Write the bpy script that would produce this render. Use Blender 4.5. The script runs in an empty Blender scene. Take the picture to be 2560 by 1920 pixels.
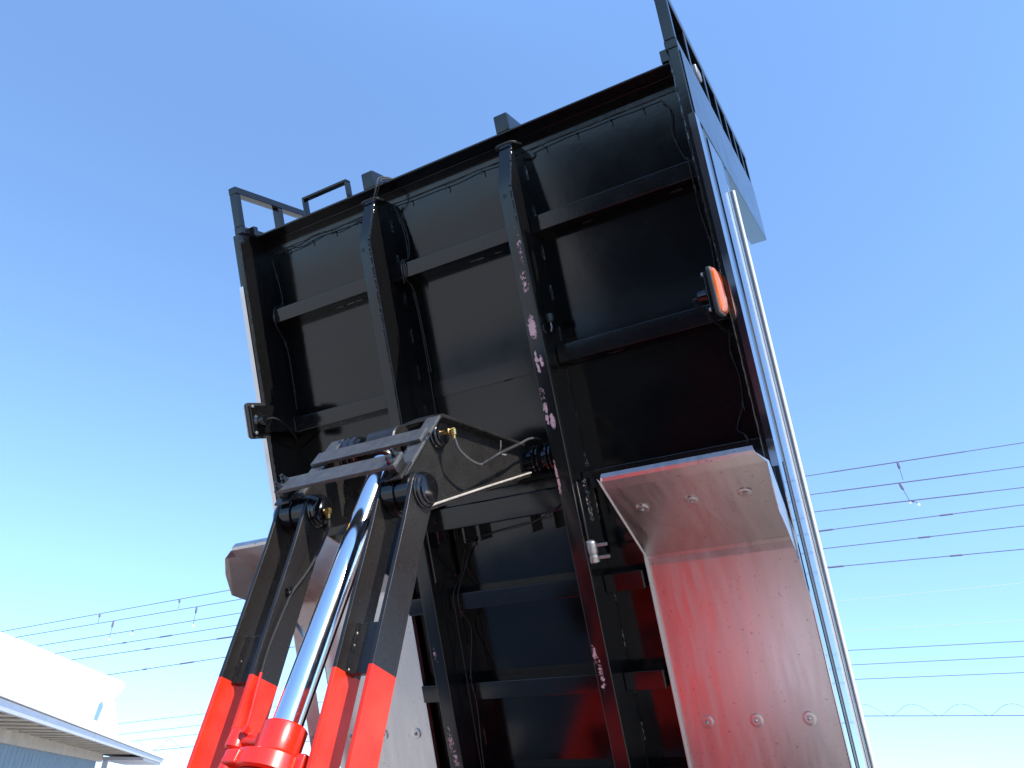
import bpy, bmesh, math, random
from mathutils import Matrix, Vector

random.seed(7)
R = math.radians
scene = bpy.context.scene
COL = scene.collection

# ------------------------------------------------------------------ camera
CAM_H = 1.5
cam_d = bpy.data.cameras.new('camera')
cam_d.sensor_fit = 'HORIZONTAL'
cam_d.sensor_width = 36.0
cam_d.lens = 26.016
cam_d.clip_start = 0.05
cam_d.clip_end = 3000
cam = bpy.data.objects.new('camera', cam_d)
cam.location = (0, 0, CAM_H)
cam.rotation_euler = (R(90 + 28.72), 0, 0)
COL.objects.link(cam)
scene.camera = cam

# ------------------------------------------------------------------ sky, sun, exposure
SUN = Vector((0.47752, -0.58258, 0.65771)).normalized()
SUN_EL = math.asin(SUN.z)
SUN_AZ = math.atan2(SUN.x, SUN.y)
world = bpy.data.worlds.new('World')
scene.world = world
world.use_nodes = True
wn = world.node_tree
bg = wn.nodes['Background']
sky = wn.nodes.new('ShaderNodeTexSky')
sky.sky_type = 'NISHITA'
sky.sun_disc = False
sky.sun_elevation = SUN_EL
sky.sun_rotation = SUN_AZ
sky.air_density = 1.3
sky.dust_density = 0.0
sky.ozone_density = 6.0
wtc = wn.nodes.new('ShaderNodeTexCoord')
wadd = wn.nodes.new('ShaderNodeVectorMath')
wadd.operation = 'ADD'
wadd.inputs[1].default_value = (0, 0, 0.15)       # the photograph's horizon haze lies a little lower
wn.links.new(wtc.outputs['Generated'], wadd.inputs[0])
wn.links.new(wadd.outputs[0], sky.inputs['Vector'])
wn.links.new(sky.outputs[0], bg.inputs['Color'])
bg.inputs['Strength'].default_value = 0.15

sun_d = bpy.data.lights.new('sun', 'SUN')
sun_d.energy = 3.4
sun_d.angle = R(0.53)
sun_d.color = (1.0, 0.93, 0.83)
sun = bpy.data.objects.new('sun', sun_d)
sun.rotation_euler = SUN.to_track_quat('Z', 'Y').to_euler()
sun.location = (20, -20, 30)
COL.objects.link(sun)

vs = scene.view_settings
vs.view_transform = 'Standard'
vs.look = 'None'
vs.exposure = 1.28
vs.gamma = 1.0
vs.use_curve_mapping = False
scene.cycles.sample_clamp_indirect = 60.0
scene.cycles.blur_glossy = 0.3

# ------------------------------------------------------------------ frames
U = Vector((0.88058793, -0.4738828, 0.0))
VUP = Vector((-0.1927455, -0.35816738, 0.91354546))
WN = Vector((-0.43291348, -0.8044571, -0.40673664))
ORG = Vector((-0.03100593, 2.7658665, 1.0778521 + CAM_H))
# raised body: x across (to the right), y up the slope (y = -v), z out of the underside
BED = Matrix(((U.x, VUP.x, WN.x, ORG.x), (U.y, VUP.y, WN.y, ORG.y), (U.z, VUP.z, WN.z, ORG.z), (0, 0, 0, 1)))
# truck on the ground: x across, y to the rear, z up; origin under the rear hinge
TRUCK = Matrix.Translation((0.263, 3.312, 0)) @ Matrix.Rotation(R(-28.287), 4, 'Z')
IDENT = Matrix.Identity(4)

# ------------------------------------------------------------------ materials
MATS = {}


def mat(name, base=(0.5, 0.5, 0.5), rough=0.5, metal=0.0, spec=0.5, coat=0.0, coat_rough=0.05,
        var=0.0, var_scale=6.0, rough_var=0.0, bump=0.0, bump_scale=120.0, speck=0.0, speck_col=(0.4, 0.4, 0.4),
        speck_scale=160.0, stretch=None, trans=0.0):
    m = bpy.data.materials.new(name)
    m.use_nodes = True
    nt = m.node_tree
    b = nt.nodes['Principled BSDF']
    b.inputs['Base Color'].default_value = (*base, 1)
    b.inputs['Roughness'].default_value = rough
    b.inputs['Metallic'].default_value = metal
    b.inputs['Specular IOR Level'].default_value = spec
    b.inputs['Coat Weight'].default_value = coat
    b.inputs['Coat Roughness'].default_value = coat_rough
    b.inputs['Transmission Weight'].default_value = trans
    tc = nt.nodes.new('ShaderNodeTexCoord')
    src = tc.outputs['Object']
    if stretch:
        mp = nt.nodes.new('ShaderNodeMapping')
        mp.inputs['Scale'].default_value = stretch
        nt.links.new(src, mp.inputs['Vector'])
        src = mp.outputs[0]

    def noise(scale, detail=4.0, rough_=0.55, s=None):
        n = nt.nodes.new('ShaderNodeTexNoise')
        n.inputs['Scale'].default_value = scale
        n.inputs['Detail'].default_value = detail
        n.inputs['Roughness'].default_value = rough_
        nt.links.new(s or src, n.inputs['Vector'])
        return n.outputs['Fac']

    def ramp(fac, lo, hi, a, c):
        r = nt.nodes.new('ShaderNodeMapRange')
        r.inputs['From Min'].default_value = lo
        r.inputs['From Max'].default_value = hi
        r.inputs['To Min'].default_value = a
        r.inputs['To Max'].default_value = c
        nt.links.new(fac, r.inputs['Value'])
        return r.outputs[0]

    col = None
    if var > 0:
        f = ramp(noise(var_scale), 0.3, 0.7, 1 - var, 1 + var)
        mx = nt.nodes.new('ShaderNodeMix')
        mx.data_type = 'RGBA'
        mx.blend_type = 'MULTIPLY'
        mx.inputs['Factor'].default_value = 1.0
        mx.inputs['A'].default_value = (*base, 1)
        nt.links.new(f, mx.inputs['B'])
        col = mx.outputs['Result']
    if speck > 0:
        f = ramp(noise(speck_scale, 2.0, 0.5, tc.outputs['Object']), 0.68 - 0.06 * speck, 0.74, 0, min(1.0, speck))
        mx = nt.nodes.new('ShaderNodeMix')
        mx.data_type = 'RGBA'
        nt.links.new(f, mx.inputs['Factor'])
        if col:
            nt.links.new(col, mx.inputs['A'])
        else:
            mx.inputs['A'].default_value = (*base, 1)
        mx.inputs['B'].default_value = (*speck_col, 1)
        col = mx.outputs['Result']
    if col:
        nt.links.new(col, b.inputs['Base Color'])
    if rough_var > 0:
        f = ramp(noise(var_scale * 2.3), 0.3, 0.7, max(0.01, rough - rough_var), rough + rough_var)
        nt.links.new(f, b.inputs['Roughness'])
    if bump > 0:
        bp = nt.nodes.new('ShaderNodeBump')
        bp.inputs['Strength'].default_value = bump
        bp.inputs['Distance'].default_value = 0.002
        nt.links.new(noise(bump_scale, 3.0), bp.inputs['Height'])
        nt.links.new(bp.outputs[0], b.inputs['Normal'])
    MATS[name] = m
    return m


mat('black_paint', (0.0045, 0.0045, 0.0048), 0.13, rough_var=0.04, spec=0.5, var=0.2, var_scale=4, bump=0.05, bump_scale=60,
    speck=0.25, speck_col=(0.10, 0.10, 0.10), speck_scale=190)
mat('floor_paint', (0.0030, 0.0030, 0.0031), 0.12, rough_var=0.03, spec=0.46, var=0.3, var_scale=3, bump=0.04, bump_scale=30,
    speck=0.2, speck_col=(0.07, 0.07, 0.07), speck_scale=150)
mat('hoist_black', (0.016, 0.015, 0.014), 0.30, rough_var=0.08, spec=0.5, var=0.25, var_scale=9, bump=0.18, bump_scale=170,
    speck=0.35, speck_col=(0.13, 0.13, 0.13), speck_scale=260)
mat('gritty_black', (0.050, 0.050, 0.050), 0.42, rough_var=0.1, spec=0.5, var=0.3, var_scale=40, bump=0.5, bump_scale=320,
    speck=0.8, speck_col=(0.16, 0.16, 0.165), speck_scale=420)
mat('weld_black', (0.012, 0.012, 0.013), 0.10, spec=0.7)
mat('red_paint', (0.62, 0.018, 0.005), 0.28, spec=0.5, coat=0.5, coat_rough=0.12, var=0.08, var_scale=5, bump=0.04, bump_scale=80,
    speck=0.2, speck_col=(0.7, 0.2, 0.15), speck_scale=260)
mat('chrome', (0.86, 0.87, 0.9), 0.12, metal=1.0, rough_var=0.015, var_scale=20)
mat('stainless_polished', (0.55, 0.56, 0.58), 0.07, metal=1.0, rough_var=0.03, var_scale=4, bump=0.05, bump_scale=5)
mat('gate_steel', (0.36, 0.37, 0.40), 0.09, metal=1.0, rough_var=0.03, var_scale=4, bump=0.05, bump_scale=5)
mat('stainless_brushed', (0.57, 0.55, 0.545), 0.33, metal=1.0, rough_var=0.05, var=0.05, var_scale=2.5,
    speck=0.45, speck_col=(0.12, 0.09, 0.09), speck_scale=75, stretch=(8, 1, 1))
mat('bright_tube', (0.80, 0.80, 0.80), 0.30, metal=0.6, var=0.05)
mat('brass', (0.75, 0.46, 0.14), 0.25, metal=1.0, rough_var=0.08, var_scale=60)
mat('amber_lens', (0.90, 0.15, 0.006), 0.08, spec=0.5, coat=1.0, coat_rough=0.03, trans=0.25, var=0.15, var_scale=150)
mat('rubber', (0.012, 0.012, 0.012), 0.55, var=0.2, bump=0.2, bump_scale=200)
mat('cable', (0.006, 0.006, 0.006), 0.6, var=0.2, bump=0.15, bump_scale=300)
mat('grey_hose', (0.06, 0.06, 0.06), 0.3, var=0.15, var_scale=60)
mat('zinc', (0.30, 0.29, 0.28), 0.38, metal=0.7, var=0.15, var_scale=70, rough_var=0.1)
mat('edge_glint', (0.55, 0.50, 0.44), 0.4, metal=0.5, var=0.2, var_scale=30)  # pale metal in place of the highlight on the link plate's lower edge
mat('dark_cab', (0.020, 0.022, 0.030), 0.2, coat=0.6)
mat('cab_glass', (0.02, 0.025, 0.03), 0.03, spec=0.8)
mat('tyre', (0.02, 0.02, 0.02), 0.75, bump=0.3, bump_scale=80)
mat('concrete', (0.44, 0.42, 0.38), 0.85, var=0.18, var_scale=0.6, bump=0.4, bump_scale=30)
mat('white_paint', (0.82, 0.82, 0.80), 0.5, var=0.03, var_scale=0.8)
mat('gutter_grey', (0.50, 0.50, 0.55), 0.45, var=0.06, var_scale=1.5)
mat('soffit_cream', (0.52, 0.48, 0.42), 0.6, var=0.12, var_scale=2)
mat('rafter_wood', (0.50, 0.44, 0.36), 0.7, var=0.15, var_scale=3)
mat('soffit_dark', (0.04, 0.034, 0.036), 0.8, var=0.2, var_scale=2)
mat('blue_siding', (0.17, 0.27, 0.38), 0.6, var=0.10, var_scale=2, bump=0.2, bump_scale=8)
mat('blue_panel', (0.20, 0.36, 0.62), 0.5, var=0.05)
mat('wire_dark', (0.09, 0.085, 0.15), 0.6, var=0.1)
mat('reflection_block_wall', (0.06, 0.065, 0.075), 0.7, var=0.15, var_scale=1.0)
mat('wire_pale', (0.45, 0.47, 0.55), 0.6, var=0.1)


def split_paint():
    """lift arms: black upper length, red lower length, parted square across the bar"""
    m = bpy.data.materials.new('arm_paint')
    m.use_nodes = True
    nt = m.node_tree
    b = nt.nodes['Principled BSDF']
    tc = nt.nodes.new('ShaderNodeTexCoord')
    d = nt.nodes.new('ShaderNodeVectorMath')
    d.operation = 'DOT_PRODUCT'
    d.inputs[1].default_value = (0, -0.8, 0.6)
    nt.links.new(tc.outputs['Object'], d.inputs[0])
    g = nt.nodes.new('ShaderNodeMapRange')
    g.inputs['From Min'].default_value = 1.0405
    g.inputs['From Max'].default_value = 1.0420
    nt.links.new(d.outputs['Value'], g.inputs['Value'])

    def noise(s):
        n = nt.nodes.new('ShaderNodeTexNoise')
        n.inputs['Scale'].default_value = s
        n.inputs['Detail'].default_value = 3
        nt.links.new(tc.outputs['Object'], n.inputs['Vector'])
        return n.outputs['Fac']

    def mr(f, lo, hi, a, c):
        r = nt.nodes.new('ShaderNodeMapRange')
        for k, v in (('From Min', lo), ('From Max', hi), ('To Min', a), ('To Max', c)):
            r.inputs[k].default_value = v
        nt.links.new(f, r.inputs['Value'])
        return r.outputs[0]

    sp = nt.nodes.new('ShaderNodeMix')
    sp.data_type = 'RGBA'
    sp.inputs['A'].default_value = (0.013, 0.0115, 0.011, 1)
    sp.inputs['B'].default_value = (0.16, 0.15, 0.15, 1)
    nt.links.new(mr(noise(260), 0.68, 0.76, 0, 0.5), sp.inputs['Factor'])
    rd = nt.nodes.new('ShaderNodeMix')
    rd.data_type = 'RGBA'
    rd.inputs['A'].default_value = (0.62, 0.018, 0.005, 1)
    rd.inputs['B'].default_value = (0.66, 0.06, 0.03, 1)
    nt.links.new(mr(noise(9), 0.35, 0.7, 0, 0.5), rd.inputs['Factor'])
    mx = nt.nodes.new('ShaderNodeMix')
    mx.data_type = 'RGBA'
    nt.links.new(g.outputs[0], mx.inputs['Factor'])
    nt.links.new(sp.outputs['Result'], mx.inputs['A'])
    nt.links.new(rd.outputs['Result'], mx.inputs['B'])
    nt.links.new(mx.outputs['Result'], b.inputs['Base Color'])
    nt.links.new(mr(noise(14), 0.3, 0.7, 0.22, 0.34), b.inputs['Roughness'])
    b.inputs['Specular IOR Level'].default_value = 0.38
    bp = nt.nodes.new('ShaderNodeBump')
    bp.inputs['Strength'].default_value = 0.16
    bp.inputs['Distance'].default_value = 0.002
    nt.links.new(noise(150), bp.inputs['Height'])
    nt.links.new(bp.outputs[0], b.inputs['Normal'])
    MATS['arm_paint'] = m


split_paint()


def chipped_paint(name, blobs):
    """gloss black with paint knocked off down to the pink primer; blobs = (x, v, rx, rv, strength)"""
    m = bpy.data.materials.new(name)
    m.use_nodes = True
    nt = m.node_tree
    b = nt.nodes['Principled BSDF']
    tc = nt.nodes.new('ShaderNodeTexCoord')
    sep = nt.nodes.new('ShaderNodeSeparateXYZ')
    nt.links.new(tc.outputs['Object'], sep.inputs[0])
    n = nt.nodes.new('ShaderNodeTexNoise')
    n.inputs['Scale'].default_value = 75
    n.inputs['Detail'].default_value = 5
    n.inputs['Roughness'].default_value = 0.65
    nt.links.new(tc.outputs['Object'], n.inputs['Vector'])

    def math_(op, a, c=None):
        q = nt.nodes.new('ShaderNodeMath')
        q.operation = op
        for i, v in enumerate((a, c)):
            if v is None:
                continue
            if isinstance(v, (int, float)):
                q.inputs[i].default_value = v
            else:
                nt.links.new(v, q.inputs[i])
        return q.outputs[0]

    nf = nt.nodes.new('ShaderNodeTexNoise')
    nf.inputs['Scale'].default_value = 230
    nf.inputs['Detail'].default_value = 4
    nf.inputs['Roughness'].default_value = 0.7
    nt.links.new(tc.outputs['Object'], nf.inputs['Vector'])
    rag = math_('ADD', math_('MULTIPLY', math_('SUBTRACT', n.outputs['Fac'], 0.5), 6.0), math_('MULTIPLY', math_('SUBTRACT', nf.outputs['Fac'], 0.5), 5.0))
    total = None
    for (bx, bv, rx, rv, st) in blobs:
        dx = math_('DIVIDE', math_('SUBTRACT', sep.outputs['X'], bx), rx)
        dy = math_('DIVIDE', math_('ADD', sep.outputs['Y'], bv), rv)
        dd = math_('ADD', math_('MULTIPLY', dx, dx), math_('MULTIPLY', dy, dy))
        f = math_('SUBTRACT', 1.25 * st - 0.15, dd)
        f = math_('ADD', f, rag)
        f = math_('SUBTRACT', f, math_('MULTIPLY', math_('MAXIMUM', math_('SUBTRACT', dd, 2.2), 0.0), 4.0))
        total = f if total is None else math_('MAXIMUM', total, f)
    face = math_('GREATER_THAN', sep.outputs['Z'], 0.186)
    v = math_('MULTIPLY', total, face)
    edge = nt.nodes.new('ShaderNodeMapRange')
    edge.inputs['From Min'].default_value = 0.10
    edge.inputs['From Max'].default_value = 0.22
    nt.links.new(v, edge.inputs['Value'])
    pr = nt.nodes.new('ShaderNodeMix')
    pr.data_type = 'RGBA'
    pr.inputs['A'].default_value = (0.66, 0.41, 0.40, 1)
    pr.inputs['B'].default_value = (0.40, 0.20, 0.20, 1)
    n2 = nt.nodes.new('ShaderNodeTexNoise')
    n2.inputs['Scale'].default_value = 210
    nt.links.new(tc.outputs['Object'], n2.inputs['Vector'])
    nt.links.new(n2.outputs['Fac'], pr.inputs['Factor'])
    mx = nt.nodes.new('ShaderNodeMix')
    mx.data_type = 'RGBA'
    nt.links.new(edge.outputs[0], mx.inputs['Factor'])
    mx.inputs['A'].default_value = (0.0045, 0.0045, 0.0048, 1)
    nt.links.new(pr.outputs['Result'], mx.inputs['B'])
    nt.links.new(mx.outputs['Result'], b.inputs['Base Color'])
    rr = nt.nodes.new('ShaderNodeMapRange')
    rr.inputs['To Min'].default_value = 0.14
    rr.inputs['To Max'].default_value = 0.6
    nt.links.new(edge.outputs[0], rr.inputs['Value'])
    nt.links.new(rr.outputs[0], b.inputs['Roughness'])
    bp = nt.nodes.new('ShaderNodeBump')
    bp.inputs['Strength'].default_value = 0.3
    bp.inputs['Distance'].default_value = 0.0006
    bp.invert = True
    nt.links.new(edge.outputs[0], bp.inputs['Height'])
    nt.links.new(bp.outputs[0], b.inputs['Normal'])
    MATS[name] = m


chipped_paint('chipped_sill_paint', [
    (0.327, -0.524, 0.013, 0.032, 1.25), (0.318, -0.43, 0.004, 0.010, 0.9), (0.318, -0.40, 0.006, 0.020, 0.9),
    (0.336, -0.394, 0.007, 0.016, 1.1), (0.320, -0.372, 0.006, 0.018, 0.8), (0.314, -0.275, 0.012, 0.040, 0.15),
    (0.316, -0.224, 0.009, 0.020, 0.8), (0.313, -0.187, 0.007, 0.018, 1.0), (0.332, -0.178, 0.008, 0.026, 1.15),
    (0.306, 0.0, 0.005, 0.03, 0.9), (0.308, 0.055, 0.006, 0.04, 0.7), (0.342, -0.83, 0.010, 0.075, 0.12),
    (0.334, -0.70, 0.016, 0.055, 0.12), (0.311, 0.648, 0.010, 0.03, 0.5), (0.322, 0.72, 0.010, 0.07, 0.3)])
chipped_paint('chipped_sill_paint_far', [
    (-0.338, 0.60, 0.009, 0.05, 0.0), (-0.336, 0.92, 0.012, 0.05, 0.25), (-0.328, 0.99, 0.012, 0.05, 0.3)])


# ------------------------------------------------------------------ mesh helpers
class MB:
    """collects shapes; bed coordinates are (x, v, w) and are stored as (x, -v, w)"""

    def __init__(self, flip=True):
        self.v, self.f, self.flip = [], [], flip

    def pt(self, p):
        return (p[0], -p[1], p[2]) if self.flip else tuple(p)

    def add(self, verts, faces):
        o = len(self.v)
        self.v += [self.pt(p) for p in verts]
        self.f += [tuple(i + o for i in f) for f in faces]
        return self

    def box(self, x0, x1, y0, y1, z0, z1):
        vs_ = [(x, y, z) for x in (x0, x1) for y in (y0, y1) for z in (z0, z1)]
        return self.add(vs_, [(0, 1, 3, 2), (4, 6, 7, 5), (0, 4, 5, 1), (2, 3, 7, 6), (0, 2, 6, 4), (1, 5, 7, 3)])

    def prism(self, poly, x0, x1):
        """polygon in (v, w) pushed along x"""
        n = len(poly)
        vs_ = [(x0, a, c) for a, c in poly] + [(x1, a, c) for a, c in poly]
        fs = [tuple(range(n)), tuple(range(2 * n - 1, n - 1, -1))]
        fs += [(i, (i + 1) % n, n + (i + 1) % n, n + i) for i in range(n)]
        return self.add(vs_, fs)

    def beam(self, p, q, side, t0, t1, h0, h1):
        """bar from p to q; side = sideways vector, t range along it, h range along the third axis"""
        p, q, s = Vector(p), Vector(q), Vector(side).normalized()
        d = (q - p).normalized()
        s = (s - d * s.dot(d)).normalized()
        k = d.cross(s)
        vs_ = [tuple(e + s * a + k * c) for e in (p, q) for a in (t0, t1) for c in (h0, h1)]
        return self.add(vs_, [(0, 1, 3, 2), (4, 6, 7, 5), (0, 4, 5, 1), (2, 3, 7, 6), (0, 2, 6, 4), (1, 5, 7, 3)])

    def lathe(self, p, axis, prof, seg=32):
        """prof = (distance along axis, radius) from p"""
        p, a = Vector(p), Vector(axis).normalized()
        e = a.orthogonal().normalized()
        g = a.cross(e)
        vs_, fs = [], []
        for (t, r) in prof:
            for i in range(seg):
                w_ = 2 * math.pi * i / seg
                vs_.append(tuple(p + a * t + (e * math.cos(w_) + g * math.sin(w_)) * r))
        for k in range(len(prof) - 1):
            for i in range(seg):
                j = (i + 1) % seg
                fs.append((k * seg + i, k * seg + j, (k + 1) * seg + j, (k + 1) * seg + i))
        fs.append(tuple(range(seg)))
        fs.append(tuple(range((len(prof) - 1) * seg, len(prof) * seg)))
        return self.add(vs_, fs)

    def tube(self, pts, r, seg=8, jitter=0.0, smooth_steps=0):
        P = [Vector(p) for p in pts]
        if smooth_steps:
            P = catmull(P, smooth_steps)
        vs_, fs = [], []
        prev = None
        for k, p in enumerate(P):
            d = (P[min(k + 1, len(P) - 1)] - P[max(k - 1, 0)]).normalized()
            e = prev - d * prev.dot(d) if prev is not None else d.orthogonal()
            if e.length < 1e-6:
                e = d.orthogonal()
            e.normalize()
            prev = e
            g = d.cross(e)
            rr = (r[k] if isinstance(r, (list, tuple)) else r) * (1 + random.uniform(-jitter, jitter))
            for i in range(seg):
                w_ = 2 * math.pi * i / seg
                vs_.append(tuple(p + (e * math.cos(w_) + g * math.sin(w_)) * rr))
        for k in range(len(P) - 1):
            for i in range(seg):
                j = (i + 1) % seg
                fs.append((k * seg + i, k * seg + j, (k + 1) * seg + j, (k + 1) * seg + i))
        fs.append(tuple(range(seg)))
        fs.append(tuple(range((len(P) - 1) * seg, len(P) * seg)))
        return self.add(vs_, fs)

    def weld(self, p, q, r=0.004, step=0.006):
        p, q = Vector(p), Vector(q)
        n = max(4, int((q - p).length / step))
        pts, rad = [], []
        for k in range(n + 1):
            t = k / n
            o = Vector((random.uniform(-1, 1), random.uniform(-1, 1), random.uniform(-1, 1))) * r * 0.28
            pts.append(p.lerp(q, t) + o)
            rad.append(r * random.uniform(0.55, 1.25))
        return self.tube(pts, rad, seg=6)


def catmull(P, n):
    out = []
    Q = [P[0] * 2 - P[1]] + P + [P[-1] * 2 - P[-2]]
    for i in range(1, len(Q) - 2):
        a, b_, c, d = Q[i - 1], Q[i], Q[i + 1], Q[i + 2]
        for k in range(n):
            t = k / n
            out.append(0.5 * ((2 * b_) + (c - a) * t + (2 * a - 5 * b_ + 4 * c - d) * t * t + (3 * b_ - a - 3 * c + d) * t ** 3))
    out.append(P[-1])
    return out


def rounded(poly, radii, n=6):
    out = []
    N = len(poly)
    for i, p in enumerate(poly):
        r = radii[i] if isinstance(radii, (list, tuple)) else radii
        P = Vector(p)
        a = (Vector(poly[i - 1]) - P)
        c = (Vector(poly[(i + 1) % N]) - P)
        if r <= 0:
            out.append(tuple(P))
            continue
        an, cn = a.normalized(), c.normalized()
        ang = an.angle(cn)
        d = min(r / math.tan(ang / 2), a.length * 0.48, c.length * 0.48)
        s, e = P + an * d, P + cn * d
        for k in range(n + 1):
            t = k / n
            out.append(tuple((s * (1 - t) + P * t) * (1 - t) + (P * (1 - t) + e * t) * t))
    return out


WORLD = {}


def link(o, parent, M):
    COL.objects.link(o)
    WORLD[o.name] = M.copy()
    if parent is not None:
        o.parent = parent
        o.matrix_parent_inverse = WORLD[parent.name].inverted()
    o.matrix_basis = M
    return o


def make(name, mb, m, parent=None, M=None, bevel=0.0, seg=2, smooth=None, label=None, solidify=0.0):
    if M is None:
        M = WORLD[parent.name] if parent is not None else IDENT
    me = bpy.data.meshes.new(name)
    bm = bmesh.new()
    vv = [bm.verts.new(p) for p in mb.v]
    bm.verts.index_update()
    for f in mb.f:
        try:
            bm.faces.new([vv[i] for i in f])
        except ValueError:
            pass
    bmesh.ops.recalc_face_normals(bm, faces=bm.faces)
    bm.to_mesh(me)
    bm.free()
    me.materials.append(MATS[m] if isinstance(m, str) else m)
    o = bpy.data.objects.new(name, me)
    link(o, parent, M)
    if solidify:
        s = o.modifiers.new('thickness', 'SOLIDIFY')
        s.thickness = solidify
        s.offset = 0
    if bevel > 0:
        bv = o.modifiers.new('bevel', 'BEVEL')
        bv.width = bevel
        bv.segments = seg
        bv.limit_method = 'ANGLE'
        bv.angle_limit = R(35)
    sm = smooth if smooth is not None else (bevel > 0)
    if sm:
        me.shade_smooth()
        if bevel > 0:
            wn_ = o.modifiers.new('normals', 'WEIGHTED_NORMAL')
            wn_.keep_sharp = True
        else:
            me.set_sharp_from_angle(angle=R(40))
    if label:
        o['label'] = label
    return o


def empty(name, M, parent=None):
    o = bpy.data.objects.new(name, None)
    o.empty_display_size = 0.2
    return link(o, parent, M)


def tag(o, label, cat=None, group=None, kind=None):
    o['label'] = label
    if cat:
        o['category'] = cat
    if group:
        o['group'] = group
    if kind:
        o['kind'] = kind
    return o


# ------------------------------------------------------------------ ground
g = MB(False)
g.add([(-900, -900, 0), (900, -900, 0), (900, 900, 0), (-900, 900, 0)], [(0, 1, 2, 3)])
ground = make('ground', g, 'concrete')
tag(ground, 'grey concrete yard stretching away below the truck', kind='structure')

# ------------------------------------------------------------------ the truck
truck = empty('dump_truck', TRUCK)
tag(truck, 'dump truck with its black tipping body raised on red hoist arms', 'truck')


def P_(name, mb, m, parent=truck, **k):
    o_ = make(name, mb, m, parent, M=BED, **k)
    if 'weld' in name:
        o_['kind'] = 'stuff'
    return o_


# floor of the body
P_('floor_plate', MB().box(-1.012, 1.012, -1.316, 1.92, -0.006, 0.0), 'floor_paint')

# long sills with chamfered noses
sill_prof = [(-1.283, 0.0), (-1.283, 0.088), (-1.060, 0.19), (1.9, 0.19), (1.9, 0.0)]
sills = {}
for s in (-1, 1):
    x0, x1 = sorted((s * 0.301, s * 0.358))
    sills[s] = P_('main_sill', MB().prism(sill_prof, x0, x1), 'chipped_sill_paint' if s > 0 else 'chipped_sill_paint_far', bevel=0.0035,
                  label='black long sill with pink primer showing through chips' if s > 0 else 'black long sill beside the far bay')
    # bead of weld along the near lower edge and the chamfer
    wb = MB()
    xe = x1 - 0.004
    wb.weld((xe, -1.28, 0.090), (xe, -1.065, 0.1885), 0.005)
    if s < 0:
        wb.weld((xe - 0.002, -1.055, 0.1905), (xe - 0.002, -0.55, 0.1905), 0.0042)
        wb.weld((xe - 0.002, -0.55, 0.1905), (xe - 0.002, -0.1, 0.1905), 0.0022)
    else:
        wb.weld((xe - 0.002, -1.055, 0.1905), (xe - 0.002, -0.92, 0.1905), 0.003)
    P_('weld_bead', wb, 'weld_black', sills[s], smooth=True)
    st = MB()
    for k in range(18):
        v = -1.2 + k * 0.165
        if v > 1.8:
            break
        st.weld((x1 + 0.002, v, 0.002), (x1 + 0.002, v + 0.06, 0.002), 0.0034)
        st.weld((x0 - 0.002, v + 0.03, 0.002), (x0 - 0.002, v + 0.09, 0.002), 0.0034)
    P_('weld_stitch', st, 'weld_black', sills[s], smooth=True)
    hole = MB().lathe((x0 + 0.022 if s > 0 else x0 + 0.018, -1.034, 0.1880), (0, 0, 1), [(0, 0.0085), (0.0026, 0.0085), (0.0026, 0.0072), (0.0024, 0.0068)], 20)
    P_('drain_hole_disc', hole, 'rubber', sills[s])  # thin dark disc standing in for the shade of an open hole
    # flat stiffener plate on the near flank of the sill, low down, with rounded edge
    fl = MB().box(x1 - 0.002, x1 + 0.012, 0.05, 0.34, 0.02, 0.17)
    P_('stiffener_plate', fl, 'black_paint', sills[s], bevel=0.006, seg=3)
    wz = MB()
    wz.weld((x1 + 0.013, 0.05, 0.10), (x1 + 0.013, 0.20, 0.10), 0.006)
    wz.weld((x1 + 0.004, 0.04, 0.012), (x1 + 0.004, 0.21, 0.012), 0.006)
    P_('weld_bead', wz, 'weld_black', sills[s], smooth=True)

# cross members in the three bays
CROSS = [(-0.964, -0.900), (-0.454, -0.388), (0.024, 0.090), (0.400, 0.466), (0.745, 0.811), (1.10, 1.166), (1.46, 1.526)]
BAYS = [(-0.962, -0.359), (-0.300, 0.300), (0.359, 1.004)]
for v0, v1 in CROSS:
    for b0, b1 in BAYS:
        if v0 > 0.3:                      # cut short at the mudguards
            b0, b1 = max(b0, -0.505), min(b1, 0.505)
        top = 0.006 if (b0 == -0.300 and v0 == -0.454) else 0.080
        P_('cross_member', MB().box(b0, b1, v0, v1, -0.001, top), 'black_paint', bevel=0.003 if top > 0.01 else 0.0)
ws = MB()
for v0, v1 in CROSS:
    for b0, b1 in BAYS:
        if v0 > 0.3:
            b0, b1 = max(b0, -0.505), min(b1, 0.505)
        for k in range(3):
            xx = b0 + 0.05 + (b1 - b0 - 0.1) * random.random()
            ws.weld((xx, v1 + 0.001, 0.001), (min(xx + 0.04, b1), v1 + 0.001, 0.001), 0.0022)
P_('cross_welds', ws, 'weld_black', smooth=True)
# deep cross box that carries the hoist pivot
P_('pivot_box', MB().box(-0.300, 0.300, 0.060, 0.150, -0.001, 0.105), 'black_paint', bevel=0.006)
for x in (-0.20, -0.13, 0.10, 0.20):
    P_('pivot_rib', MB().box(x - 0.006, x + 0.006, 0.151, 0.215, -0.001, 0.05), 'black_paint', bevel=0.002)

# front sill, corner flange
fs = MB().prism([(-1.326, -0.05), (-1.326, 0.092), (-1.318, 0.092), (-1.318, 0.004), (-1.258, 0.004), (-1.258, -0.05)], -1.03, 1.03)
P_('front_sill', fs, 'black_paint', bevel=0.002)
for s in (-1, 1):
    P_('corner_gusset', MB().prism([(-1.372, 0.075), (-1.372, 0.10), (-1.327, 0.10), (-1.327, 0.075)], *sorted((s * 0.975, s * 1.0135))), 'black_paint', bevel=0.002)

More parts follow.
